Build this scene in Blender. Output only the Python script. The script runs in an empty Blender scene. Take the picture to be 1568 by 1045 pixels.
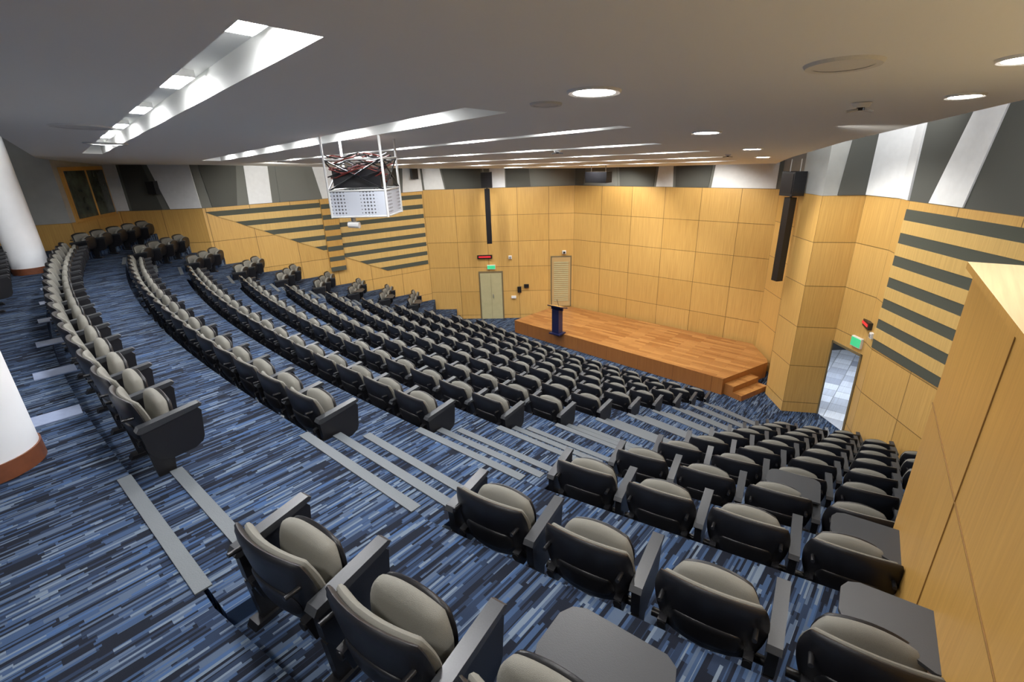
import bpy, bmesh, math, random
from mathutils import Vector, Matrix
random.seed(4)
ZO = 6.65
scene = bpy.context.scene

# ------------------------------------------------------------------ materials
def nm(name):
    m = bpy.data.materials.new(name); m.use_nodes = True
    nt = m.node_tree
    return m, nt, nt.nodes['Principled BSDF']
def simple(name, col, rough=0.5, metal=0.0, emis=None, es=0.0, bump=0.0, bscale=200, var=0.0):
    m, nt, p = nm(name)
    p.inputs['Base Color'].default_value = (*col, 1)
    p.inputs['Roughness'].default_value = rough
    p.inputs['Metallic'].default_value = metal
    if emis:
        p.inputs['Emission Color'].default_value = (*emis, 1)
        p.inputs['Emission Strength'].default_value = es
    if bump or var:
        tc = nt.nodes.new('ShaderNodeTexCoord'); n = nt.nodes.new('ShaderNodeTexNoise')
        n.inputs['Scale'].default_value = bscale
        nt.links.new(tc.outputs['Object'], n.inputs['Vector'])
        if bump:
            b = nt.nodes.new('ShaderNodeBump'); b.inputs['Strength'].default_value = bump
            b.inputs['Distance'].default_value = 0.005
            nt.links.new(n.outputs['Fac'], b.inputs['Height']); nt.links.new(b.outputs['Normal'], p.inputs['Normal'])
        if var:
            r = nt.nodes.new('ShaderNodeValToRGB')
            r.color_ramp.elements[0].position = .3; r.color_ramp.elements[1].position = .7
            r.color_ramp.elements[0].color = (*[c*(1-var) for c in col], 1)
            r.color_ramp.elements[1].color = (*[min(1, c*(1+var)) for c in col], 1)
            nt.links.new(n.outputs['Fac'], r.inputs['Fac']); nt.links.new(r.outputs['Color'], p.inputs['Base Color'])
    return m

def carpet_mat():
    m, nt, p = nm('carpet_blue_streaks')
    N = nt.nodes.new; L = nt.links.new
    tc = N('ShaderNodeTexCoord'); mp = N('ShaderNodeMapping'); mp.inputs['Rotation'].default_value = (0, 0, math.radians(42))
    L(tc.outputs['Object'], mp.inputs['Vector'])
    sep = N('ShaderNodeSeparateXYZ'); L(mp.outputs['Vector'], sep.inputs[0])
    zadd = N('ShaderNodeMath'); zadd.operation = 'ADD'; L(sep.outputs['Y'], zadd.inputs[0]); L(sep.outputs['Z'], zadd.inputs[1])
    def layer(fx, fy, seed):
        mx = N('ShaderNodeMath'); mx.operation = 'MULTIPLY_ADD'; mx.inputs[1].default_value = fx; mx.inputs[2].default_value = seed
        L(sep.outputs['X'], mx.inputs[0])
        cx = N('ShaderNodeMath'); cx.operation = 'FLOOR'; L(mx.outputs[0], cx.inputs[0])
        wn = N('ShaderNodeTexWhiteNoise'); wn.noise_dimensions = '1D'; L(cx.outputs[0], wn.inputs['W'])
        of = N('ShaderNodeMath'); of.operation = 'MULTIPLY'; of.inputs[1].default_value = 17.0; L(wn.outputs['Value'], of.inputs[0])
        my = N('ShaderNodeMath'); my.operation = 'MULTIPLY_ADD'; my.inputs[1].default_value = fy
        L(zadd.outputs[0], my.inputs[0]); L(of.outputs[0], my.inputs[2])
        cy = N('ShaderNodeMath'); cy.operation = 'FLOOR'; L(my.outputs[0], cy.inputs[0])
        cb = N('ShaderNodeCombineXYZ'); L(cx.outputs[0], cb.inputs[0]); L(cy.outputs[0], cb.inputs[1])
        w2 = N('ShaderNodeTexWhiteNoise'); w2.noise_dimensions = '2D'; L(cb.outputs[0], w2.inputs['Vector'])
        return w2.outputs['Value']
    a = layer(64, 5.2, 0.0); b = layer(27, 2.4, 5.3)
    mix = N('ShaderNodeMath'); mix.operation = 'MULTIPLY_ADD'; mix.inputs[1].default_value = 0.55
    L(a, mix.inputs[0])
    sc = N('ShaderNodeMath'); sc.operation = 'MULTIPLY'; sc.inputs[1].default_value = .45; L(b, sc.inputs[0]); L(sc.outputs[0], mix.inputs[2])
    r = N('ShaderNodeValToRGB'); cr = r.color_ramp; cr.interpolation = 'CONSTANT'
    cr.elements[0].position = 0; cr.elements[0].color = (.007, .009, .016, 1)
    cr.elements[1].position = .36; cr.elements[1].color = (.016, .026, .052, 1)
    for pos, c in ((.50, (.032, .058, .118)), (.62, (.062, .088, .138)), (.74, (.115, .148, .195)), (.85, (.038, .078, .17))):
        e = cr.elements.new(pos); e.color = (*c, 1)
    L(mix.outputs[0], r.inputs['Fac'])
    L(r.outputs['Color'], p.inputs['Base Color'])
    p.inputs['Roughness'].default_value = .95
    p.inputs['Specular IOR Level'].default_value = .15
    n = N('ShaderNodeTexNoise'); n.inputs['Scale'].default_value = 400; L(tc.outputs['Object'], n.inputs['Vector'])
    bu = N('ShaderNodeBump'); bu.inputs['Strength'].default_value = .4; bu.inputs['Distance'].default_value = .004
    L(n.outputs['Fac'], bu.inputs['Height']); L(bu.outputs['Normal'], p.inputs['Normal'])
    return m

def wood_mat(name, c1, c2, pw=1.25, ph=1.05, seam=.006, offset=0.0, rough=.35, mortar=None, grain=.14, horizontal=False):
    m, nt, p = nm(name); N = nt.nodes.new; L = nt.links.new
    uv = N('ShaderNodeUVMap')
    br = N('ShaderNodeTexBrick'); br.offset = offset; br.squash = 1
    br.inputs['Scale'].default_value = 1; br.inputs['Brick Width'].default_value = pw; br.inputs['Row Height'].default_value = ph
    br.inputs['Mortar Size'].default_value = seam; br.inputs['Mortar Smooth'].default_value = 0; br.inputs['Bias'].default_value = 0
    br.inputs['Color1'].default_value = (*c1, 1); br.inputs['Color2'].default_value = (*c2, 1)
    mc = mortar or tuple(c*.3 for c in c1)
    br.inputs['Mortar'].default_value = (*mc, 1)
    L(uv.outputs['UV'], br.inputs['Vector'])
    mp = N('ShaderNodeMapping'); mp.inputs['Scale'].default_value = (2, 60, 1) if horizontal else (38, 1.2, 1)
    L(uv.outputs['UV'], mp.inputs['Vector'])
    ns = N('ShaderNodeTexNoise'); ns.inputs['Scale'].default_value = 1; ns.inputs['Detail'].default_value = 5
    ns.inputs['Distortion'].default_value = .4
    L(mp.outputs['Vector'], ns.inputs['Vector'])
    r = N('ShaderNodeValToRGB'); r.color_ramp.elements[0].position = .3; r.color_ramp.elements[1].position = .7
    r.color_ramp.elements[0].color = (1-grain*1.3, 1-grain*1.6, 1-grain*1.9, 1); r.color_ramp.elements[1].color = (1, 1, 1, 1)
    L(ns.outputs['Fac'], r.inputs['Fac'])
    mx = N('ShaderNodeMix'); mx.data_type = 'RGBA'; mx.blend_type = 'MULTIPLY'; mx.inputs['Factor'].default_value = 1
    L(br.outputs['Color'], mx.inputs[6]); L(r.outputs['Color'], mx.inputs[7])
    L(mx.outputs[2], p.inputs['Base Color'])
    p.inputs['Roughness'].default_value = rough
    return m

def perf_mat():
    m, nt, p = nm('perforated_white_metal'); N = nt.nodes.new; L = nt.links.new
    tc = N('ShaderNodeTexCoord'); v = N('ShaderNodeTexVoronoi'); v.inputs['Scale'].default_value = 24; v.inputs['Randomness'].default_value = 0
    L(tc.outputs['Object'], v.inputs['Vector'])
    r = N('ShaderNodeValToRGB'); r.color_ramp.interpolation = 'CONSTANT'
    r.color_ramp.elements[0].color = (.12, .12, .14, 1); r.color_ramp.elements[1].position = .3; r.color_ramp.elements[1].color = (.66, .70, .78, 1)
    L(v.outputs['Distance'], r.inputs['Fac']); L(r.outputs['Color'], p.inputs['Base Color'])
    return m

M = {}
M['carpet'] = carpet_mat()
M['wood'] = wood_mat('maple_wall_panel', (.61, .365, .105), (.66, .405, .125), seam=.008)
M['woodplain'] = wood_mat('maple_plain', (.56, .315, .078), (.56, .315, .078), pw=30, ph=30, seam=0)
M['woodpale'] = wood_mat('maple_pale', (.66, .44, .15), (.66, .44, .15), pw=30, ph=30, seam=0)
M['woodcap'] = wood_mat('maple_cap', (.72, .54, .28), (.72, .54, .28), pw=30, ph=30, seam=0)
M['stage'] = wood_mat('stage_parquet', (.29, .115, .030), (.48, .235, .072), pw=.9, ph=.12, seam=.002, offset=.5, rough=.3, grain=.22, horizontal=True)
M['stagefront'] = wood_mat('stage_fascia', (.34, .13, .032), (.38, .15, .038), pw=1.2, ph=2, seam=.004)
M['ceiling'] = simple('ceiling_paint', (.86, .87, .84), .9, bump=.05, bscale=60)
M['diff'] = simple('diffuser_paint', (.68, .68, .65), .7, var=.03)
M['white'] = simple('white_panel', (.74, .76, .78), .8, var=.03, bscale=8)
M['grey'] = simple('grey_fabric_panel', (.15, .155, .14), .95, bump=.3, bscale=300)
M['dgrey'] = simple('dark_fabric_panel', (.075, .078, .070), .95, bump=.3, bscale=300)
M['midgrey'] = simple('mid_grey_wall', (.36, .37, .36), .9, var=.05, bscale=4)
M['stripe'] = simple('dark_slot_stripe', (.060, .066, .050), .9, bump=.3, bscale=250)
M['column'] = simple('column_paint', (.80, .82, .85), .5, var=.02, bscale=5)
M['brown'] = simple('brown_skirting', (.16, .05, .02), .5, var=.1, bscale=20)
M['black'] = simple('black_plastic', (.009, .009, .011), .36, bump=.15, bscale=400)
M['blackm'] = simple('black_metal', (.015, .015, .017), .35, metal=.3, var=.1)
M['beige'] = simple('taupe_upholstery', (.170, .164, .140), .95, bump=.5, bscale=500, var=.12)
M['tablet'] = simple('grey_writing_tablet', (.028, .030, .034), .42, bump=.1, bscale=300)
M['armtop'] = simple('armrest_lit_grey', (.030, .032, .036), .35, var=.1)  # black armrest pad, with the grey of its lit top put into the colour
M['nosing'] = simple('aluminium_nosing', (.105, .118, .128), .6, metal=.1, bump=.3, bscale=150)
M['plate'] = simple('floor_plate', (.22, .27, .40), .4, var=.06, bscale=30)
M['lectern'] = simple('lectern_blue', (.012, .016, .06), .3, var=.1)
M['door'] = simple('door_beige', (.44, .40, .22), .5, var=.04, bscale=6)
M['door2'] = simple('door_louvre', (.46, .31, .13), .5, var=.04, bscale=6)
M['frame'] = simple('door_frame', (.16, .12, .06), .5, var=.05)
M['seam'] = simple('panel_seam', (.24, .12, .025), .6, var=.05)
M['steel'] = simple('brushed_steel', (.5, .5, .5), .35, metal=.8, var=.1)
M['glass'] = simple('booth_glass', (.055, .07, .06), .06, var=.5, bscale=3)  # green-grey tint paints the interior reflections into the pane
M['red'] = simple('red_led', (.1, 0, 0), .4, emis=(1, .04, .05), es=.8)
M['green'] = simple('exit_green', (.02, .4, .15), .4, emis=(.1, .8, .35), es=.45)
M['lamp'] = simple('lamp_emitter', (1, 1, 1), .5, emis=(.98, .98, 1), es=170)
M['lampd'] = simple('downlight_emitter', (1, 1, 1), .5, emis=(1, .98, .95), es=230)
M['trimwhite'] = simple('white_metal_trim', (.8, .8, .78), .4, var=.02)
M['perf'] = perf_mat()
M['redcable'] = simple('red_cable', (.16, .02, .015), .5, var=.1)
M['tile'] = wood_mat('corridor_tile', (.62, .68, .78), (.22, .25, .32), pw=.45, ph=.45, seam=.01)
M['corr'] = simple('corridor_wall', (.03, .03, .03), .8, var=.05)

# ------------------------------------------------------------------ builder
class B:
    def __init__(s): s.v = []; s.f = []; s.m = []; s.uv = []; s.mats = []
    def mi(s, k):
        if k not in s.mats: s.mats.append(k)
        return s.mats.index(k)
    def face(s, pts, k, uvs=None):
        i = len(s.v); s.v += [tuple(p) for p in pts]; s.f.append(tuple(range(i, i+len(pts)))); s.m.append(s.mi(k))
        if uvs is None:
            a, b, c = Vector(pts[0]), Vector(pts[1]), Vector(pts[2])
            n = (b-a).cross(c-a)
            if n.length > 1e-9: n.normalize()
            if abs(n.z) > .7: uvs = [(p[0]*.743-p[1]*.669, p[0]*.669+p[1]*.743) for p in pts]
            else:
                t = Vector((-n.y, n.x, 0));
                if t.length > 1e-6: t.normalize()
                uvs = [(Vector(p).dot(t), p[2]) for p in pts]
        s.uv.append(uvs)
    def prism(s, poly, z0, z1, k, ktop=None, bottom=True):
        f0 = z0 if callable(z0) else (lambda x, y: z0); f1 = z1 if callable(z1) else (lambda x, y: z1)
        A = sum(poly[i][0]*poly[(i+1) % len(poly)][1]-poly[(i+1) % len(poly)][0]*poly[i][1] for i in range(len(poly)))
        if A < 0: poly = poly[::-1]
        n = len(poly)
        s.face([(x, y, f1(x, y)) for x, y in poly], ktop or k)
        if bottom: s.face([(x, y, f0(x, y)) for x, y in poly[::-1]], k)
        for i in range(n):
            a = poly[i]; b = poly[(i+1) % n]
            s.face([(a[0], a[1], f0(*a)), (b[0], b[1], f0(*b)), (b[0], b[1], f1(*b)), (a[0], a[1], f1(*a))], k)
    def obox(s, c, d, w, dep, z0, z1, k, ktop=None):
        d = Vector(d).normalized(); n = Vector((-d.y, d.x)); c = Vector(c)
        p = [c-d*w/2-n*dep/2, c+d*w/2-n*dep/2, c+d*w/2+n*dep/2, c-d*w/2+n*dep/2]
        s.prism([(q.x, q.y) for q in p], z0, z1, k, ktop)
    def cyl(s, c, r, z0, z1, k, n=24, r2=None, cap=True):
        r2 = r if r2 is None else r2
        a = [(c[0]+r*math.cos(2*math.pi*i/n), c[1]+r*math.sin(2*math.pi*i/n), z0) for i in range(n)]
        b = [(c[0]+r2*math.cos(2*math.pi*i/n), c[1]+r2*math.sin(2*math.pi*i/n), z1) for i in range(n)]
        for i in range(n):
            j = (i+1) % n; s.face([a[i], a[j], b[j], b[i]], k)
        if cap: s.face(b, k); s.face(a[::-1], k)
    def tube(s, p, q, r, k, n=8):
        p = Vector(p); q = Vector(q); d = (q-p).normalized()
        u = d.orthogonal().normalized(); w = d.cross(u)
        a = [p+r*(u*math.cos(2*math.pi*i/n)+w*math.sin(2*math.pi*i/n)) for i in range(n)]
        b = [x+(q-p) for x in a]
        for i in range(n):
            j = (i+1) % n; s.face([a[i], a[j], b[j], b[i]], k)
        s.face(b, k); s.face(a[::-1], k)
    def mesh(s, name, smooth=False):
        me = bpy.data.meshes.new(name); me.from_pydata(s.v, [], s.f)
        for k in s.mats: me.materials.append(M[k])
        ul = me.uv_layers.new(name='UVMap')
        for pi, poly in enumerate(me.polygons):
            poly.material_index = s.m[pi]
            for li, u in zip(poly.loop_indices, s.uv[pi]): ul.data[li].uv = u
        if smooth:
            bm = bmesh.new(); bm.from_mesh(me); bmesh.ops.remove_doubles(bm, verts=bm.verts, dist=1e-5)
            for f in bm.faces: f.smooth = True
            for e in bm.edges:
                if len(e.link_faces) == 2 and e.calc_face_angle(0) > .7: e.smooth = False
            bm.to_mesh(me); bm.free()
        me.update(); return me
    def obj(s, name, smooth=False, parent=None):
        o = bpy.data.objects.new(name, s.mesh(name, smooth)); scene.collection.objects.link(o)
        if parent: o.parent = parent
        return o

def pad(b, w, h, T, c, k, tilt=0.0, curve=0.0, n=12, rnd=.33, bot=0.0):
    """rounded cushion in local XZ plane, thickness along Y; bot narrows the lower edge"""
    def P(u, v, sgn):
        x = u*math.sqrt(max(0, 1-rnd*v*v)); z = v*math.sqrt(max(0, 1-rnd*u*u))
        m = max(abs(u), abs(v)); pr = math.sqrt(max(0, 1-m**5))
        X = x*w/2*(1-bot*(1-z)/2); Z = z*h/2; Y = sgn*T*pr+curve*X*X
        ct, st = math.cos(tilt), math.sin(tilt)
        return (c[0]+X, c[1]+Y*ct-Z*st, c[2]+Y*st+Z*ct)
    tt = [math.sin((-1+2*i/n)*math.pi/2) for i in range(n+1)]
    for sgn in (1, -1):
        for i in range(n):
            for j in range(n):
                u0, u1 = tt[i], tt[i+1]; v0, v1 = tt[j], tt[j+1]
                q = [P(u0, v0, sgn), P(u1, v0, sgn), P(u1, v1, sgn), P(u0, v1, sgn)]
                if sgn > 0: q = q[::-1]
                b.face(q, k, [(0, 0)]*4)

def lbox(b, x0, x1, pts, k):
    n = len(pts)
    A = sum(pts[i][0]*pts[(i+1) % n][1]-pts[(i+1) % n][0]*pts[i][1] for i in range(n))
    if A < 0: pts = pts[::-1]
    b.face([(x1, y, z) for y, z in pts], k, [(0, 0)]*n)
    b.face([(x0, y, z) for y, z in pts[::-1]], k, [(0, 0)]*n)
    for i in range(n):
        a = pts[i]; c = pts[(i+1) % n]
        b.face([(x0, a[0], a[1]), (x0, c[0], c[1]), (x1, c[0], c[1]), (x1, a[0], a[1])][::-1], k, [(0, 0)]*4)

def chair_mesh(name, left_arm=False, tablet=False):
    b = B()
    # back shell + cushion (leaning back)
    pad(b, .57, .45, .026, (0, -.035, .474), 'black', tilt=.16, curve=.75, bot=.12, rnd=.28)
    pad(b, .53, .36, .030, (0, .000, .494), 'beige', tilt=.16, curve=.75, rnd=.30)
    # raised moulding + fixings on the rear of the shell
    pad(b, .36, .16, .012, (0, -.050, .40), 'blackm', tilt=.16, curve=.75)
    for sx in (-1, 1):
        b.tube((sx*.205, -.055, .335), (sx*.205, .0, .335), .022, 'blackm', 12)
        b.tube((sx*.215, -.10, .55), (sx*.215, -.03, .545), .012, 'blackm', 10)
    # folded seat pad
    pad(b, .45, .36, .044, (0, .145, .445), 'beige', tilt=-.12, curve=.15, rnd=.42)
    pad(b, .43, .34, .020, (0, .19, .44), 'black', tilt=-.12, curve=.15, rnd=.42)
    b.tube((-.28, .06, .27), (.28, .06, .27), .024, 'blackm', 10)
    for sx in (-1, 1):
        lbox(b, sx*.205-.022, sx*.205+.022, [(-.02, .235), (.09, .235), (.11, .33), (.02, .37), (-.05, .36)], 'black')
    for sx, tab in ((1, True), (-1, left_arm)):
        if not tab: continue
        x = sx*.30
        lbox(b, x-.022, x+.022, [(-.01, .02), (.09, .02), (.12, .28), (-.03, .28)], 'blackm')
        lbox(b, x-.04, x+.04, [(-.07, 0), (.17, 0), (.15, .03), (-.05, .03)], 'blackm')
        lbox(b, x-.024, x+.024, [(-.03, .30), (.02, .22), (.10, .19), (.25, .20), (.31, .23), (.33, .27), (.355, .48), (.33, .515), (-.04, .47)], 'black')
        lbox(b, x-.033, x+.033, [(-.06, .475), (-.05, .46), (-.03, .455), (.31, .505), (.355, .515), (.368, .53), (.35, .545), (-.04, .503)], 'armtop')
    if tablet:
        z = .56
        poly = [(.32, .10), (.33, .38), (.32, .43), (.28, .46), (-.03, .48), (-.08, .46), (-.11, .41), (-.12, .26), (-.10, .20), (-.05, .175), (.12, .16), (.22, .10)]
        b.prism(poly, z, z+.018, 'tablet')
        b.tube((.30, .2, .5), (.26, .26, .56), .015, 'blackm')
    return b.mesh(name, smooth=True)

CH = chair_mesh('auditorium_chair'); CHE = chair_mesh('auditorium_chair_end', left_arm=True)
CHT = chair_mesh('auditorium_chair_tablet', tablet=True)
# ------------------------------------------------------------------ seating geometry (metres, eye level = 0)
def V2(x, y): return Vector((x, y))
u = V2(math.sin(math.radians(44)), math.cos(math.radians(44)))
NR = 11
def zk(k): return -2.2-.445*(k-1)
Z0 = -2.0; ZF = zk(11)
PRT = [V2(-2.60, 2.98), V2(-1.72, 3.80), V2(-.91, 4.55), V2(-.10, 5.27), V2(.67, 6.02)]
def PR(k):
    if k <= 5: return PRT[k-1].copy()
    return PRT[4]+(k-5)*V2(.730, .872)
def PL(k): return V2(-10.0, 11.1)+(k-1)*V2(.861, .69)
def S(k):
    if k == 1: return V2(-1.08, 1.66)
    if k == 2: return V2(-.17, 2.44)
    return V2(.57, 3.33)+(k-3)*V2(.70, .78)
def dR(k):
    a = math.radians(124-1.2*(k-1)); return V2(math.sin(a), math.cos(a))
def LS(k): return PL(k)+V2(-.75, 1.05)
def arc(k, n=14, sag=.35):
    a, c = PR(k), PL(k); back = V2(-(a-c).y, (a-c).x).normalized()
    if back.dot(u) > 0: back = -back
    return [a.lerp(c, i/n)+back*sag*4*(i/n)*(1-i/n) for i in range(n+1)]
chairs = 0
def put_chair(p, f, z, me):
    global chairs
    o = bpy.data.objects.new('auditorium_chair', me); scene.collection.objects.link(o)
    o.location = (p.x, p.y, z); o.rotation_euler = (0, 0, math.atan2(-f.x, f.y)); chairs += 1
def face_of(d):
    f = V2(-d.y, d.x)
    return f if f.dot(u) > 0 else -f
wallx = lambda y: 7.3+.0667*(y-2) if y < 11 else 7.98
for k in range(1, NR+1):
    z = zk(k)
    a = arc(k, 60)
    cum = [0]
    for i in range(60): cum.append(cum[-1]+(a[i+1]-a[i]).length)
    n = round(cum[-1]/.62)
    for i in range(n):
        s = (i+.5)*cum[-1]/n
        j = max(q for q in range(60) if cum[q] <= s)
        p = a[j].lerp(a[j+1], (s-cum[j])/(cum[j+1]-cum[j])); d = (a[j+1]-a[j]).normalized()
        put_chair(p, face_of(d), z, CHE if i == n-1 else CH)
    d = dR(k); f = face_of(d)
    sp_ = {1: .655, 2: .65}.get(k, .615)
    for i in range(9):
        p = S(k)+d*sp_*i
        if p.y < .2 or p.x > wallx(p.y)-.42: break
        if k <= 3 and i > 3: break
        if p.x/p.y > 1.25 and k > 3: break
        tb = (k, i) in ((1, 2), (2, 3), (3, 3), (4, 2))
        put_chair(p, f, z, CHE if i == 0 else (CHT if tb else CH))
    if k <= 9:
        d = V2(-.06, 1).normalized(); f = V2(1, .06).normalized()
        for i in range(5 if k == 1 else 4):
            p = LS(k)+d*(.28+.60*i)
            yw = 20.1+(p.x+3.35)*(4.4/6.18)
            if p.x > -9.53 and p.y > yw-.45: break
            put_chair(p, f, z, CHT if (i == 0 and k > 6) else CH)
for i in range(8):
    p = V2(-8.05, 7.25)+V2(-.70, .714)*.62*i
    put_chair(p, face_of(V2(-.70, .714)), Z0, CHE if i == 0 else CH)

# ------------------------------------------------------------------ floor (tiers)
fb = B()
def polyline(k):
    pts = []
    s = S(k); d = dR(k)
    pts.append(s+d*9.5); pts.append(s-d*.34)
    pts += arc(k, 14)
    pts.append(LS(k)); pts.append(LS(k)+V2(-.5, 7.5))
    sh = -u*.17
    return [p+sh for p in pts]
F = {k-1: polyline(k) for k in range(1, NR+1)}
rear = [p-u*7.0 for p in F[0]]; rear[-1] = V2(-18, 19); rear[-2] = V2(-18, 10);
for i in range(len(F[0])-1):
    a, b_, c, d_ = F[0][i], F[0][i+1], rear[i+1], rear[i]
    fb.face([(a.x, a.y, Z0), (b_.x, b_.y, Z0), (c.x, c.y, Z0), (d_.x, d_.y, Z0)], 'carpet')
for k in range(0, NR):
    zt = Z0 if k == 0 else zk(k); zb = zk(k+1)
    for i in range(len(F[k])-1):
        a, b_ = F[k][i], F[k][i+1]
        fb.face([(a.x, a.y, zb), (b_.x, b_.y, zb), (b_.x, b_.y, zt), (a.x, a.y, zt)], 'carpet')
        if k+1 < NR:
            c, d_ = F[k+1][i+1], F[k+1][i]
            fb.face([(d_.x, d_.y, zb), (c.x, c.y, zb), (b_.x, b_.y, zb), (a.x, a.y, zb)], 'carpet')
fb.face([(-6, 5, ZF), (14, 5, ZF), (14, 22, ZF), (-6, 22, ZF)], 'carpet')
fb.obj('floor')

sb = B(); nb = B()
def quad(a, b_, c, d_): return [(p.x, p.y) for p in (a, b_, c, d_)]
def aisle(k, A, C, short=0):
    zt = Z0 if k == 1 else zk(k-1); z = zk(k)
    d = (C-A).normalized(); m = V2(-d.y, d.x)
    if m.dot(u) < 0: m = -m
    nst = 2 if k == 1 else 3
    h = (zt-z)/nst; w = .29
    Cn = C-d*short
    def nose(o, top):
        nb.prism(quad(A+m*(o+.005), Cn+m*(o+.005), Cn+m*(o-.075), A+m*(o-.075)), top+.001, top+.010, 'nosing')
    nose(0, zt)
    for j in range(1, nst):
        top = zt-h*j
        sb.prism(quad(A+m*w*(j-1)+m*.001, C+m*w*(j-1)+m*.001, C+m*w*j, A+m*w*j), z, top, 'carpet', bottom=False)
        nose(w*j, top)
for k in range(1, NR+1):
    sh = -u*.17; d = (S(k)-PR(k)).normalized()
    aisle(k, PR(k)+sh+d*.05, S(k)+sh-d*.37, .12)
    d = (LS(k)-PL(k)).normalized()
    if k <= 10: aisle(k, PL(k)+sh+d*.05, LS(k)+sh-d*.05)
sb.obj('aisle_steps'); nb.obj('stair_nosing')

pb = B()
for i in range(8):
    c = V2(-3.97, 3.72)+V2(-.86, .98)*i
    pb.obox((c.x, c.y), (.70, .71), .34, .24, Z0+.001, Z0+.012, 'plate')
pb.obj('floor_plate')

# ------------------------------------------------------------------ walls
CEN = V2(0, 10)
def zc(x, y): return .54-.032*x-.054*y
def wallseg(b, p0, p1, z0, z1, k):
    L = (V2(*p1)-V2(*p0)).length
    b.face([(p0[0], p0[1], z0), (p1[0], p1[1], z0), (p1[0], p1[1], z1), (p0[0], p0[1], z1)], k,
           [(0, z0-z1), (L, z0-z1), (L, 0), (0, 0)])
def nrm(p0, p1):
    d = (V2(*p1)-V2(*p0)).normalized(); n = V2(-d.y, d.x)
    if n.dot(CEN-V2(*p0)) < 0: n = -n
    return d, n
def item(b, p0, p1, t, w, z0, z1, dep, k, off=0.0):
    d, n = nrm(p0, p1); c = V2(*p0)+d*t+n*(off+dep/2)
    b.obox((c.x, c.y), (d.x, d.y), w, dep, z0, z1, k)
def trap(b, p0, p1, t0b, t1b, t0t, t1t, z0, z1, k, off=.03):
    d, n = nrm(p0, p1); P = V2(*p0)
    def q(t, z, o): r = P+d*t+n*o; return (r.x, r.y, z)
    f = [q(t0b, z0, off), q(t1b, z0, off), q(t1t, z1, off), q(t0t, z1, off)]
    g = [q(t0b, z0, 0.002), q(t1b, z0, 0.002), q(t1t, z1, 0.002), q(t0t, z1, 0.002)]
    b.face(f, k)
    for i in range(4):
        j = (i+1) % 4; b.face([g[i], g[j], f[j], f[i]], k)
UP = 1.15
W_L0, W_L1, W_L2, W_L3, W_L4 = (-3.35, 20.1), (-9.53, 15.7), (-12.1, 15.6), (-11.5, 13.15), (-18, 11.0)
BL, BR = (2.65, 19.77), (8.11, 14.9)
TL, TB, TR = -1.28, -1.24, -1.12
b = B()
for p, q in ((W_L0, W_L1), (W_L1, W_L2)):
    wallseg(b, p, q, ZF, TL, 'wood'); wallseg(b, p, q, TL, UP, 'grey')
LP = .375
Ld = (V2(*W_L1)-V2(*W_L0)).length
for j in range(8):
    z1 = TL-.12-j*LP
    tend = Ld-.05-(j/7.0)*(Ld-2.2)
    tn = Ld-.05-((j+1)/7.0)*(Ld-2.2)
    if tend > 0.2:
        trap(b, W_L0, W_L1, .05, tend-.30, .05, tend, z1-.16, z1, 'stripe', .02)
        if j < 7: trap(b, W_L0, W_L1, .05, tn, .05, tend-.30, z1-LP, z1-.16, 'woodpale', .03)
item(b, W_L0, W_L1, 3.75, .55, TL-2.45, TL, .12, 'woodplain')
for j in range(7):
    z1 = TL-.17-j*LP
    item(b, W_L0, W_L1, 3.75, .552, z1-.16, z1, .012, 'stripe', off=.12)
for (a0, a1, c0, c1, kk) in ((.0, .85, .1, .6, 'white'), (1.0, 1.6, .7, 1.9, 'dgrey'), (3.05, 3.9, 3.2, 4.25, 'white'), (4.3, 5.3, 4.4, 5.2, 'grey'), (5.55, 6.25, 5.4, 6.1, 'white'), (6.6, 7.3, 6.2, 7.5, 'dgrey')):
    trap(b, W_L0, W_L1, a0, a1, c0, c1, TL+.01, UP-.2, kk)
trap(b, W_L1, W_L2, .0, .95, .1, 1.5, TL+.01, UP-.2, 'white')
trap(b, W_L1, W_L2, 1.2, 2.1, 1.6, 2.1, TL+.01, UP-.2, 'dgrey')
trap(b, W_L1, W_L2, 2.2, 2.57, 2.2, 2.57, TL+.01, UP-.2, 'white')
b.obj('wall_left')
b = B()
for p, q in ((W_L2, W_L3), (W_L3, W_L4)):
    wallseg(b, p, q, ZF, -1.33, 'wood'); wallseg(b, p, q, -1.33, UP, 'midgrey')
b.obj('wall_rear_left')
b = B()
item(b, W_L2, W_L3, 1.25, 2.1, -1.36, .05, .06, 'woodplain')
item(b, W_L2, W_L3, 1.25, 1.9, -1.26, -.05, .03, 'glass', off=.06)
item(b, W_L2, W_L3, 1.25, .05, -1.3, 0, .05, 'woodplain', off=.06)
b.obj('window_1')
W1a, W1b = W_L0, BL
b = B(); wallseg(b, W1a, W1b, ZF, TB, 'wood'); wallseg(b, W1a, W1b, TB, UP, 'grey')
for (a0, a1, c0, c1, kk) in ((.1, .9, .0, .5, 'white'), (.95, 2.35, .6, 2.4, 'dgrey'), (2.75, 3.3, 2.65, 3.3, 'white'), (3.35, 4.3, 3.35, 4.1, 'dgrey'), (4.4, 5.9, 4.2, 5.9, 'grey')):
    trap(b, W1a, W1b, a0, a1, c0, c1, TB+.01, UP-.2, kk)
b.obj('wall_back_left')
b = B(); wallseg(b, BL, BR, ZF, TB, 'wood'); wallseg(b, BL, BR, TB, UP, 'grey')
for (a0, a1, c0, c1, kk) in ((0.05, .4, .05, .7, 'dgrey'), (.5, 1.9, .8, 1.7, 'grey'), (2.0, 3.3, 1.8, 3.5, 'dgrey'), (3.4, 4.0, 3.6, 3.9, 'white'), (4.1, 5.2, 4.0, 5.4, 'dgrey'), (5.3, 7.2, 5.5, 7.2, 'white')):
    trap(b, BL, BR, a0, a1, c0, c1, TB+.01, UP-.2, kk)
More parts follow.
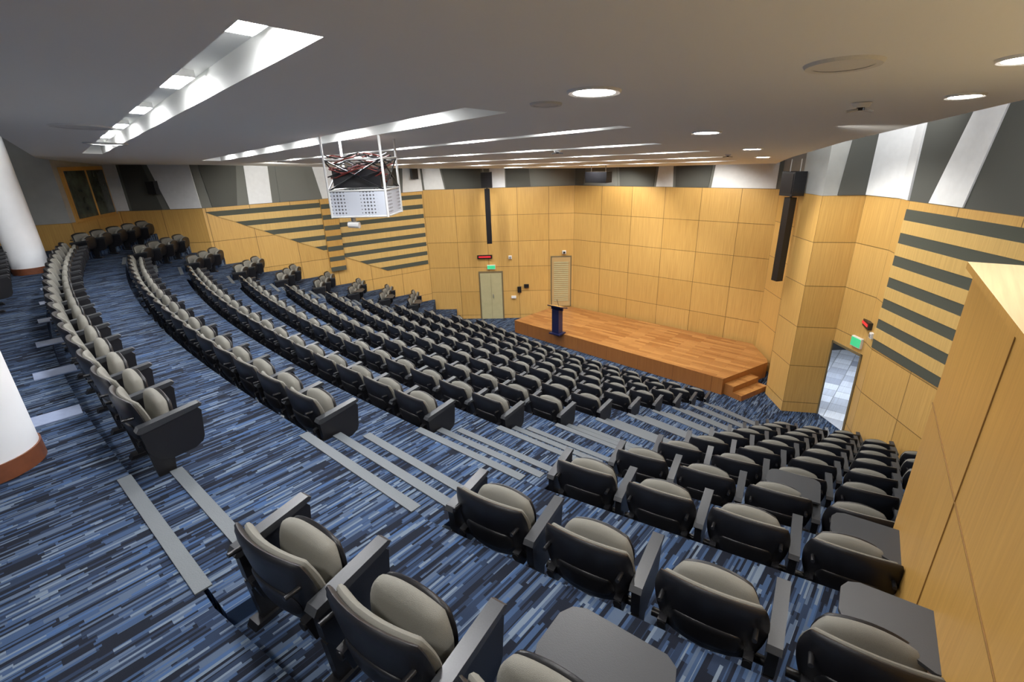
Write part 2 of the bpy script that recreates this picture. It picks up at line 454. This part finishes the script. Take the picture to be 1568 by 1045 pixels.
b.obj('wall_back')
RP = [BR, (7.95, 13.4), (7.2, 12.3), (7.13, 11.3), (7.98, 11.1)]
b = B()
for p, q in zip(RP[:-1], RP[1:]):
    wallseg(b, p, q, ZF, TR, 'wood'); wallseg(b, p, q, TR, UP, 'midgrey')
D0, D1 = (7.98, 11.1), (8.04, 10.15)
wallseg(b, D0, D1, -4.6, TR, 'wood'); wallseg(b, D0, D1, TR, UP, 'grey')
R1, R2, R3 = (7.9, 9.75), (7.6, 6.5), (7.3, 1.0)
for p, q in ((D1, R1), (R1, R2), (R2, R3)):
    wallseg(b, p, q, ZF, TR, 'wood'); wallseg(b, p, q, TR, UP, 'dgrey')
for j in range(7):
    z1 = TR-.16-j*.455
    for p, q in ((R1, R2), (R2, R3)):
        L = (V2(*q)-V2(*p)).length
        item(b, p, q, L/2, L, z1-.21, z1, .02, 'stripe')
        if j < 6: item(b, p, q, L/2, L, z1-.455, z1-.21, .035, 'woodpale')
trap(b, D0, D1, -.0, .95, .0, .95, TR+.01, UP-.1, 'white')
trap(b, D1, R1, .0, .42, .0, .30, TR+.01, UP-.1, 'white', .04)
trap(b, R1, R2, .55, 1.35, 1.2, 1.75, TR+.01, UP-.1, 'white')
trap(b, R1, R2, 2.7, 3.2, 2.2, 3.2, TR+.01, UP-.1, 'white')
trap(b, (7.13, 11.3), (7.98, 11.1), .3, .87, .45, .87, TR+.01, UP-.1, 'dgrey')
b.obj('wall_right')
# corridor beyond the open doorway
CR = [(7.985, 11.1), (8.045, 10.15), (12.0, 10.1), (12.0, 15.2), (8.35, 15.2)]
b = B()
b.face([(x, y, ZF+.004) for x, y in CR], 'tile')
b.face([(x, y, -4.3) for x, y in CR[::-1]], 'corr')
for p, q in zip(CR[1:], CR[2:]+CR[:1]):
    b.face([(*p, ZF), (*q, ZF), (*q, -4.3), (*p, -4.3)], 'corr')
b.obj('wall_corridor')
b = B()
item(b, D0, D1, .0, .05, ZF, -4.58, .03, 'frame'); item(b, D0, D1, .95, .05, ZF, -4.58, .03, 'frame'); item(b, D0, D1, .475, 1.0, -4.63, -4.58, .03, 'frame')
b.obj('door_3')
b = B()
wallseg(b, (7.3, 1.0), (7.3, -6), ZF, UP, 'wood'); wallseg(b, (7.3, -6), (-18, -6), ZF, UP, 'midgrey'); wallseg(b, (-18, -6), (-18, 11), ZF, UP, 'midgrey')
b.obj('wall_rear')

d = V2(.58, .815).normalized(); e = V2(d.y, -d.x)
P0 = V2(2.75, 2.78); P1 = P0-d*4.4
b = B()
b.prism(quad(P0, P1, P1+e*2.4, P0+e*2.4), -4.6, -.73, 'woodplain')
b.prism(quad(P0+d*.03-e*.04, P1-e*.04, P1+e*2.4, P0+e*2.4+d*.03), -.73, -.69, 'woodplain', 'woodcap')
for t in (1.15, 2.35):
    q = P0-d*t-e*.003; b.obox((q.x, q.y), (d.x, d.y), .006, .004, -4.5, -.74, 'seam')
q = P0-d*2-e*.003; b.obox((q.x, q.y), (d.x, d.y), 4, .004, -1.62, -1.614, 'seam')
b.obj('wall_partition')

# ------------------------------------------------------------------ ceiling
b = B()
cp = [(4.0, -5.5), (3.5, 1.5), (3.55, 3.6), (4.7, 7.2), (6.3, 11.3), (8.0, 15.15), (2.6, 19.9), (-3.4, 20.2), (-9.6, 15.9), (-12.2, 15.7), (-10.4, 11.6), (-5.9, 6.2), (-7, -5.5)]
b.prism(cp, zc, lambda x, y: zc(x, y)+.36, 'ceiling')
ceil = b.obj('ceiling')
slots = [((-.80, 2.08), (-7.8, 9.9), .30), ((-.13, 4.15), (-7.3, 12.9), .42), ((1.22, 5.3), (-6.0, 13.4), .20), ((2.2, 7.5), (-5.5, 15.0), .26),
         ((3.6, 9.2), (-4.4, 16.8), .24), ((4.8, 11.2), (-2.4, 18.0), .24), ((5.9, 13.2), (0, 18.9), .24)]
SD = .15
cb = B()
for p, q, w in slots:
    p, q = V2(*p), V2(*q); dd = (q-p).normalized(); n = V2(-dd.y, dd.x)*w/2
    cb.prism(quad(p-n, q-n, q+n, p+n), lambda x, y: zc(x, y)-.2, lambda x, y: zc(x, y)+SD, 'white')
cut = cb.obj('cutter')
for o in (ceil, cut):
    bm = bmesh.new(); bm.from_mesh(o.data); bmesh.ops.remove_doubles(bm, verts=bm.verts, dist=1e-5); bmesh.ops.recalc_face_normals(bm, faces=bm.faces); bm.to_mesh(o.data); bm.free()
md = ceil.modifiers.new('slots', 'BOOLEAN'); md.operation = 'DIFFERENCE'; md.object = cut; md.solver = 'EXACT'
dg = bpy.context.evaluated_depsgraph_get(); dg.update()
nme = bpy.data.meshes.new_from_object(ceil.evaluated_get(dg)); ceil.modifiers.clear(); ceil.data = nme
bpy.data.objects.remove(cut)
b = B(); b.face([(-18, -6, UP), (-18, 22, UP), (12, 22, UP), (12, -6, UP)], 'white'); b.obj('ceiling_upper')
def tilted(c, dd, w, dep, zoff, h, k, b):
    n = V2(-dd.y, dd.x)
    pl = quad(c-dd*w/2-n*dep/2, c+dd*w/2-n*dep/2, c+dd*w/2+n*dep/2, c-dd*w/2+n*dep/2)
    b.prism(pl, lambda x, y: zc(x, y)+zoff, lambda x, y: zc(x, y)+zoff+h, k)
for si, (p, q, w) in enumerate(slots):
    p, q = V2(*p), V2(*q); dd = (q-p).normalized(); L = (q-p).length
    t = .35 if si == 0 else (1.4 if si == 1 else .9)
    while t < L-.3:
        b = B(); c = p+dd*t; ww = min(w, .34)
        tilted(c, dd, .5, ww*.62, SD-.045, .044, 'trimwhite', b); tilted(c, dd, .46, ww*.52, SD-.052, .006, 'lamp', b)
        b.obj('recessed_ceiling_light'); t += 1.75
def downlight(x, y, r=.13, name='round_downlight', k='lampd', ring_k='trimwhite'):
    b = B()
    n = 32
    def ring(r, zo): return [(x+r*math.cos(2*math.pi*i/n), y+r*math.sin(2*math.pi*i/n), zc(x+r*math.cos(2*math.pi*i/n), y+r*math.sin(2*math.pi*i/n))+zo) for i in range(n)]
    o1, o2, i1 = ring(r*1.3, 0), ring(r*1.22, -.015), ring(r, -.012)
    for i in range(n):
        j = (i+1) % n
        b.face([o1[i], o1[j], o2[j], o2[i]], ring_k); b.face([o2[i], o2[j], i1[j], i1[i]], ring_k)
    b.face(ring(r, -.010)[::-1], k); b.obj(name)
for x, y in ((.56, 3.33), (2.25, 5.85), (5.6, 11.2), (4.1, 8.6), (-1.2, .3), (-4.5, 3.2), (1.5, .6), (-3.0, -1.5)):
    downlight(x, y)
for x, y in ((2.99, 3.46), (2.37, 2.47)):
    downlight(x, y, .085)
for x, y, r in ((.3, 3.82, .09), (1.62, 2.6, .13), (-4.17, 5.27, .20), (-5.6, 7.4, .2)):
    downlight(x, y, r, 'ceiling_diffuser', 'diff', 'diff')
for x, y in ((2.54, 3.78), (.9, 9), (4.4, 10.2)):
    b = B(); z = zc(x, y); b.cyl((x, y), .05, z-.03, z, 'trimwhite', 20, r2=.065); b.cyl((x, y), .025, z-.05, z-.03, 'blackm', 16)
    b.tube((x, y, z-.04), (x+.10, y+.02, z-.055), .010, 'steel'); b.tube((x, y, z-.04), (x-.10, y, z-.055), .010, 'steel')
    b.obj('ceiling_sensor', True)

for x, y in ((-3.79, 2.96), (-9.98, 10.1)):
    b = B(); b.cyl((x, y), .30, Z0+.13, UP-.02, 'column', 48); b.cyl((x, y), .312, Z0+.002, Z0+.13, 'brown', 48)
    b.obj('round_column', True)
# ------------------------------------------------------------------ stage
ZS = ZF+.5
sp = [(.13, 18.1), (5.94, 12.3), (7.72, 13.33), (7.82, 13.6), (7.98, 14.84), (2.62, 19.62), (1.74, 19.66)]
b = B(); b.prism(sp, ZF+.002, ZS-.04, 'stagefront')
b.prism(sp, ZS-.04, ZS, 'stagefront', 'stage')
def stepsat(p0, p1, t0, t1, b):
    d_ = (V2(*p1)-V2(*p0)).normalized(); n = V2(-d_.y, d_.x)
    if n.dot(V2(4, 16)-V2(*p0)) > 0: n = -n
    A = V2(*p0)+d_*t0; C = V2(*p0)+d_*t1
    for j in (1, 2):
        b.prism(quad(A+n*.28*(j-1), C+n*.28*(j-1), C+n*.28*j, A+n*.28*j), ZF+.002, ZS-.167*j, 'stagefront', 'stage')
stepsat(sp[1], sp[2], .1, 1.25, b); stepsat(sp[6], sp[0], .35, 1.6, b)
b.obj('stage')
b = B(); cx, cy = 1.65, 16.45
b.obox((cx, cy), (.743, -.669), .46, .40, ZS+.001, ZS+.05, 'lectern')
b.obox((cx, cy), (.743, -.669), .30, .24, ZS+.05, ZS+.92, 'lectern')
b.obox((cx, cy), (.743, -.669), .50, .05, ZS+.90, ZS+1.0, 'lectern')
dd = V2(.743, -.669); nn = u
def lq(a, c, z): r = V2(cx, cy)+dd*a+nn*c; return (r.x, r.y, z)
tp = [lq(-.28, -.2, ZS+1.10), lq(.28, -.2, ZS+1.10), lq(.28, .22, ZS+.98), lq(-.28, .22, ZS+.98)]
bt = [(x, y, z-.04) for x, y, z in tp]
b.face(tp, 'woodplain'); b.face(bt[::-1], 'lectern')
for i in range(4): b.face([bt[i], bt[(i+1) % 4], tp[(i+1) % 4], tp[i]], 'lectern')
b.tube(lq(0, .1, ZS+1.0), lq(.02, -.05, ZS+1.3), .008, 'blackm')
b.obj('lectern')
b = B()
item(b, W1a, W1b, 2.56, 1.02, ZF+.002, ZF+2.08, .03, 'frame', off=.002); item(b, W1a, W1b, 2.56, .90, ZF+.004, ZF+2.0, .04, 'door', off=.02)
item(b, W1a, W1b, 2.56, .008, ZF+.02, ZF+1.98, .004, 'frame', off=.06); item(b, W1a, W1b, 2.64, .03, ZF+.95, ZF+1.1, .05, 'steel', off=.06)
b.obj('door_1')
b = B()
item(b, W1a, W1b, 5.5, .86, ZS, ZS+2.16, .03, 'frame', off=.002); item(b, W1a, W1b, 5.5, .76, ZS+.01, ZS+2.1, .03, 'door2', off=.02)
for i in range(20): item(b, W1a, W1b, 5.5, .6, ZS+.25+i*.085, ZS+.30+i*.085, .015, 'door', off=.05)
b.obj('door_2')
def wall_obj(name, p, q, parts):
    b = B()
    for a in parts: item(b, p, q, *a[:-1], off=a[-1])
    b.obj(name)
wall_obj('red_led_clock', W1a, W1b, [(2.35, .62, -4.02, -3.88, .08, 'black', .002), (2.35, .5, -3.98, -3.92, .01, 'red', .082)])
wall_obj('exit_sign', W1a, W1b, [(2.6, .34, -4.48, -4.3, .06, 'trimwhite', .002), (2.6, .32, -4.46, -4.32, .01, 'green', .062)])
wall_obj('wall_sensor', W1a, W1b, [(3.4, .13, -4.06, -3.93, .06, 'trimwhite', .002), (3.4, .07, -4.03, -3.96, .02, 'steel', .062)])
wall_obj('fire_alarm_box', W1a, W1b, [(3.75, .16, -5.5, -5.25, .08, 'blackm', .002), (4.05, .2, -5.3, -5.15, .08, 'blackm', .002), (3.5, .2, -5.75, -5.65, .06, 'trimwhite', .002)])
wall_obj('fire_bell', W1a, W1b, [(5.62, .15, -3.9, -3.77, .1, 'trimwhite', .002), (5.62, .08, -3.87, -3.80, .06, 'blackm', .1)])
wall_obj('red_led_clock', D1, R1, [(-.10, .56, -3.92, -3.76, .08, 'black', .002), (-.10, .46, -3.87, -3.81, .01, 'red', .082)])
wall_obj('exit_sign', D0, D1, [(.75, .30, -4.46, -4.22, .06, 'trimwhite', .002), (.75, .28, -4.44, -4.24, .01, 'green', .062)])
wall_obj('wall_sensor', D1, R1, [(.33, .12, -4.05, -3.93, .06, 'trimwhite', .002), (.33, .06, -4.02, -3.96, .02, 'steel', .062)])
for t, p, q in ((.4, W_L0, W_L1), (1.15, W_L1, W_L2)):
    wall_obj('wall_speaker', p, q, [(t, .05, -.55, -.45, .12, 'blackm', .035), (t, .24, -.8, -.42, .2, 'black', .15), (t, .20, -.77, -.45, .01, 'blackm', .35)])
for t in (.8, 2.2, 5.0):
    wall_obj('wall_socket', W_L0, W_L1, [(t, .12, -5.9+t*.22, -5.82+t*.22, .01, 'trimwhite', .002), (t, .05, -5.88+t*.22, -5.84+t*.22, .008, 'steel', .012)])
def line_array(x, y, dx, dy, name='line_array_speaker'):
    b = B()
    b.obox((x, y), (dx, dy), .42, .34, -1.18, -.62, 'black'); b.obox((x, y), (dx, dy), .36, .36, -1.12, -.66, 'blackm')
    b.obox((x, y), (dx, dy), .20, .18, -3.3, -1.22, 'black')
    for i in range(7): b.obox((x, y), (dx, dy), .205, .185, -3.2+i*.28, -3.19+i*.28, 'blackm')
    b.tube((x, y, -1.24), (x, y, -1.15), .03, 'blackm')
    b.tube((x-.12, y, -.63), (x-.12, y, zc(x-.12, y)-.002), .012, 'steel'); b.tube((x+.12, y, -.63), (x+.12, y, zc(x+.12, y)-.002), .012, 'steel')
    b.obj(name)
line_array(-.75, 19.3, 1, 0); line_array(6.93, 12.2, .2, -.98)
b = B(); b.obox((3.0, 16.6), (.743, -.669), .8, .35, -.98, -.64, 'black'); b.obox((3.0, 16.6), (.743, -.669), .74, .37, -.95, -.67, 'blackm')
b.tube((2.8, 16.78, -.65), (2.8, 16.78, zc(2.8, 16.78)), .015, 'steel'); b.tube((3.2, 16.42, -.65), (3.2, 16.42, zc(3.2, 16.42)), .015, 'steel'); b.obj('hanging_loudspeaker')

# projector cage
b = B(); px, py = -1.80, 6.45; D = V2(.90, -.10).normalized(); Nn = V2(-D.y, D.x)
def pc(a, c, z): r = V2(px, py)+D*a+Nn*c; return (r.x, r.y, z)
zb_, zm = -.67, -.36
hw, hd = .36, .27
def panel(p, q, z0, z1, k):
    b.face([pc(*p, z0), pc(*q, z0), pc(*q, z1), pc(*p, z1)], k)
cs = [(-hw, -hd), (hw, -hd), (hw, hd), (-hw, hd)]
for i in range(4): panel(cs[i], cs[(i+1) % 4], zb_, zm, 'perf')
b.face([pc(*c, zb_) for c in cs], 'perf')
for c in cs:
    g = pc(*c, 0); b.tube((g[0], g[1], zb_-.01), (g[0], g[1], zc(g[0], g[1])-.002), .015, 'trimwhite')
for z in (zb_, zm, .0):
    for i in range(4): b.tube(pc(*cs[i], z), pc(*cs[(i+1) % 4], z), .012, 'trimwhite')
for i in range(4):
    b.tube(pc(*cs[i], zm), pc(*cs[(i+1) % 4], .0), .009, 'blackm'); b.tube(pc(*cs[i], .0), pc(*cs[(i+1) % 4], zm), .009, 'blackm')
b.obox((px, py), (D.x, D.y), .52, .36, -.60, -.38, 'trimwhite')
b.obox((px, py), (D.x, D.y), .60, .45, -.33, -.12, 'black')
for i in range(34):
    prev = None; ph = random.random()*6; h = random.uniform(-.28, .05); c0 = random.uniform(-.28, .25); k = 'redcable' if i % 3 == 0 else 'black'
    for j in range(9):
        a = -.33+.083*j; q = pc(a, c0+.03*math.sin(ph+j), h+.03*math.sin(ph*2+j*1.1))
        if prev: b.tube(prev, q, .008, k, 5)
        prev = q
r_ = pc(-.12, -.2, 0); b.tube((r_[0], r_[1], zb_), (r_[0], r_[1], zb_-.08), .03, 'steel', 12); b.tube((r_[0]-.07, r_[1], zb_-.1), (r_[0]+.07, r_[1]-.02, zb_-.11), .04, 'trimwhite', 12)
b.obj('ceiling_projector_cage')

# ------------------------------------------------------------------ lights
def spot(name, loc, tgt, power, ang=100, col=(1, .96, .88), r=.12):
    l = bpy.data.lights.new(name, 'SPOT'); l.energy = power; l.spot_size = math.radians(ang); l.spot_blend = .6; l.color = col; l.shadow_soft_size = r
    o = bpy.data.objects.new(name, l); scene.collection.objects.link(o); o.location = loc
    o.rotation_euler = (Vector(tgt)-Vector(loc)).to_track_quat('-Z', 'Y').to_euler()
spot('stage_spot', (3.5, 16.9, zc(3.5, 16.9)-.08), (4.2, 18.4, -3.6), 330, 120)
spot('stage_spot', (5.4, 14.6, zc(5.4, 14.6)-.08), (6.6, 16.2, -3.6), 330, 120)
spot('stage_spot', (3.4, 14.2, zc(3.4, 14.2)-.08), (4, 15.8, -6), 480)
spot('stage_spot', (.8, 17.4, zc(.8, 17.4)-.08), (.6, 19.8, -4), 240, 120)
spot('wall_spot', (-2.2, 17.6, zc(-2.2, 17.6)-.08), (-2.6, 20, -4), 230, 120)
spot('wall_spot', (5.6, 10.6, zc(5.6, 10.6)-.08), (8, 9.5, -3.2), 300)
spot('wall_spot', (-6.3, 13.8, zc(-6.3, 13.8)-.08), (-7, 17.5, -3.0), 400, 120)
spot('wall_spot', (3.3, 5.2, zc(3.3, 5.2)-.08), (7.4, 6.5, -3.5), 250)
def area(name, loc, tgt, power, sx, sy, col=(1, .98, .95)):
    l = bpy.data.lights.new(name, 'AREA'); l.shape = 'RECTANGLE'; l.size = sx; l.size_y = sy; l.energy = power; l.color = col
    o = bpy.data.objects.new(name, l); scene.collection.objects.link(o); o.location = loc
    o.rotation_euler = (Vector(tgt)-Vector(loc)).to_track_quat('-Z', 'Y').to_euler()
area('cove_light', (5.6, 6.5, .85), (8, 7.5, .3), 50, 4, .2)
area('cove_light', (6.5, 10.2, .75), (8, 11.5, .2), 35, 3, .2)
area('cove_light', (-8.5, 7.5, .9), (-10.5, 8, -1), 80, 4, .3)
area('corridor_light', (9.6, 12.6, -4.35), (9.6, 12.6, -7), 130, 1.2, 1.2, (.85, .92, 1))
w = bpy.data.worlds.new('world'); scene.world = w; w.use_nodes = True
w.node_tree.nodes['Background'].inputs[0].default_value = (.5, .55, .6, 1); w.node_tree.nodes['Background'].inputs[1].default_value = .3

# ------------------------------------------------------------------ camera
cam = bpy.data.cameras.new('camera'); cam.sensor_width = 36; cam.lens = 17.0; cam.clip_start = .02; cam.clip_end = 200
co = bpy.data.objects.new('camera', cam); scene.collection.objects.link(co)
p = math.radians(21.2); th = math.radians(2.0)
Fw = Vector((0, math.cos(p), -math.sin(p))); U0 = Vector((0, math.sin(p), math.cos(p))); R0 = Vector((1, 0, 0))
R = R0*math.cos(th)-U0*math.sin(th); U = R0*math.sin(th)+U0*math.cos(th)
mt = Matrix((R, U, -Fw)).transposed().to_4x4()
co.matrix_world = mt
scene.camera = co
scene.view_settings.view_transform = 'Standard'
scene.view_settings.gamma = 1.05
for o in scene.objects:
    if o.parent is None: o.location.z += ZO
print('chairs', chairs)
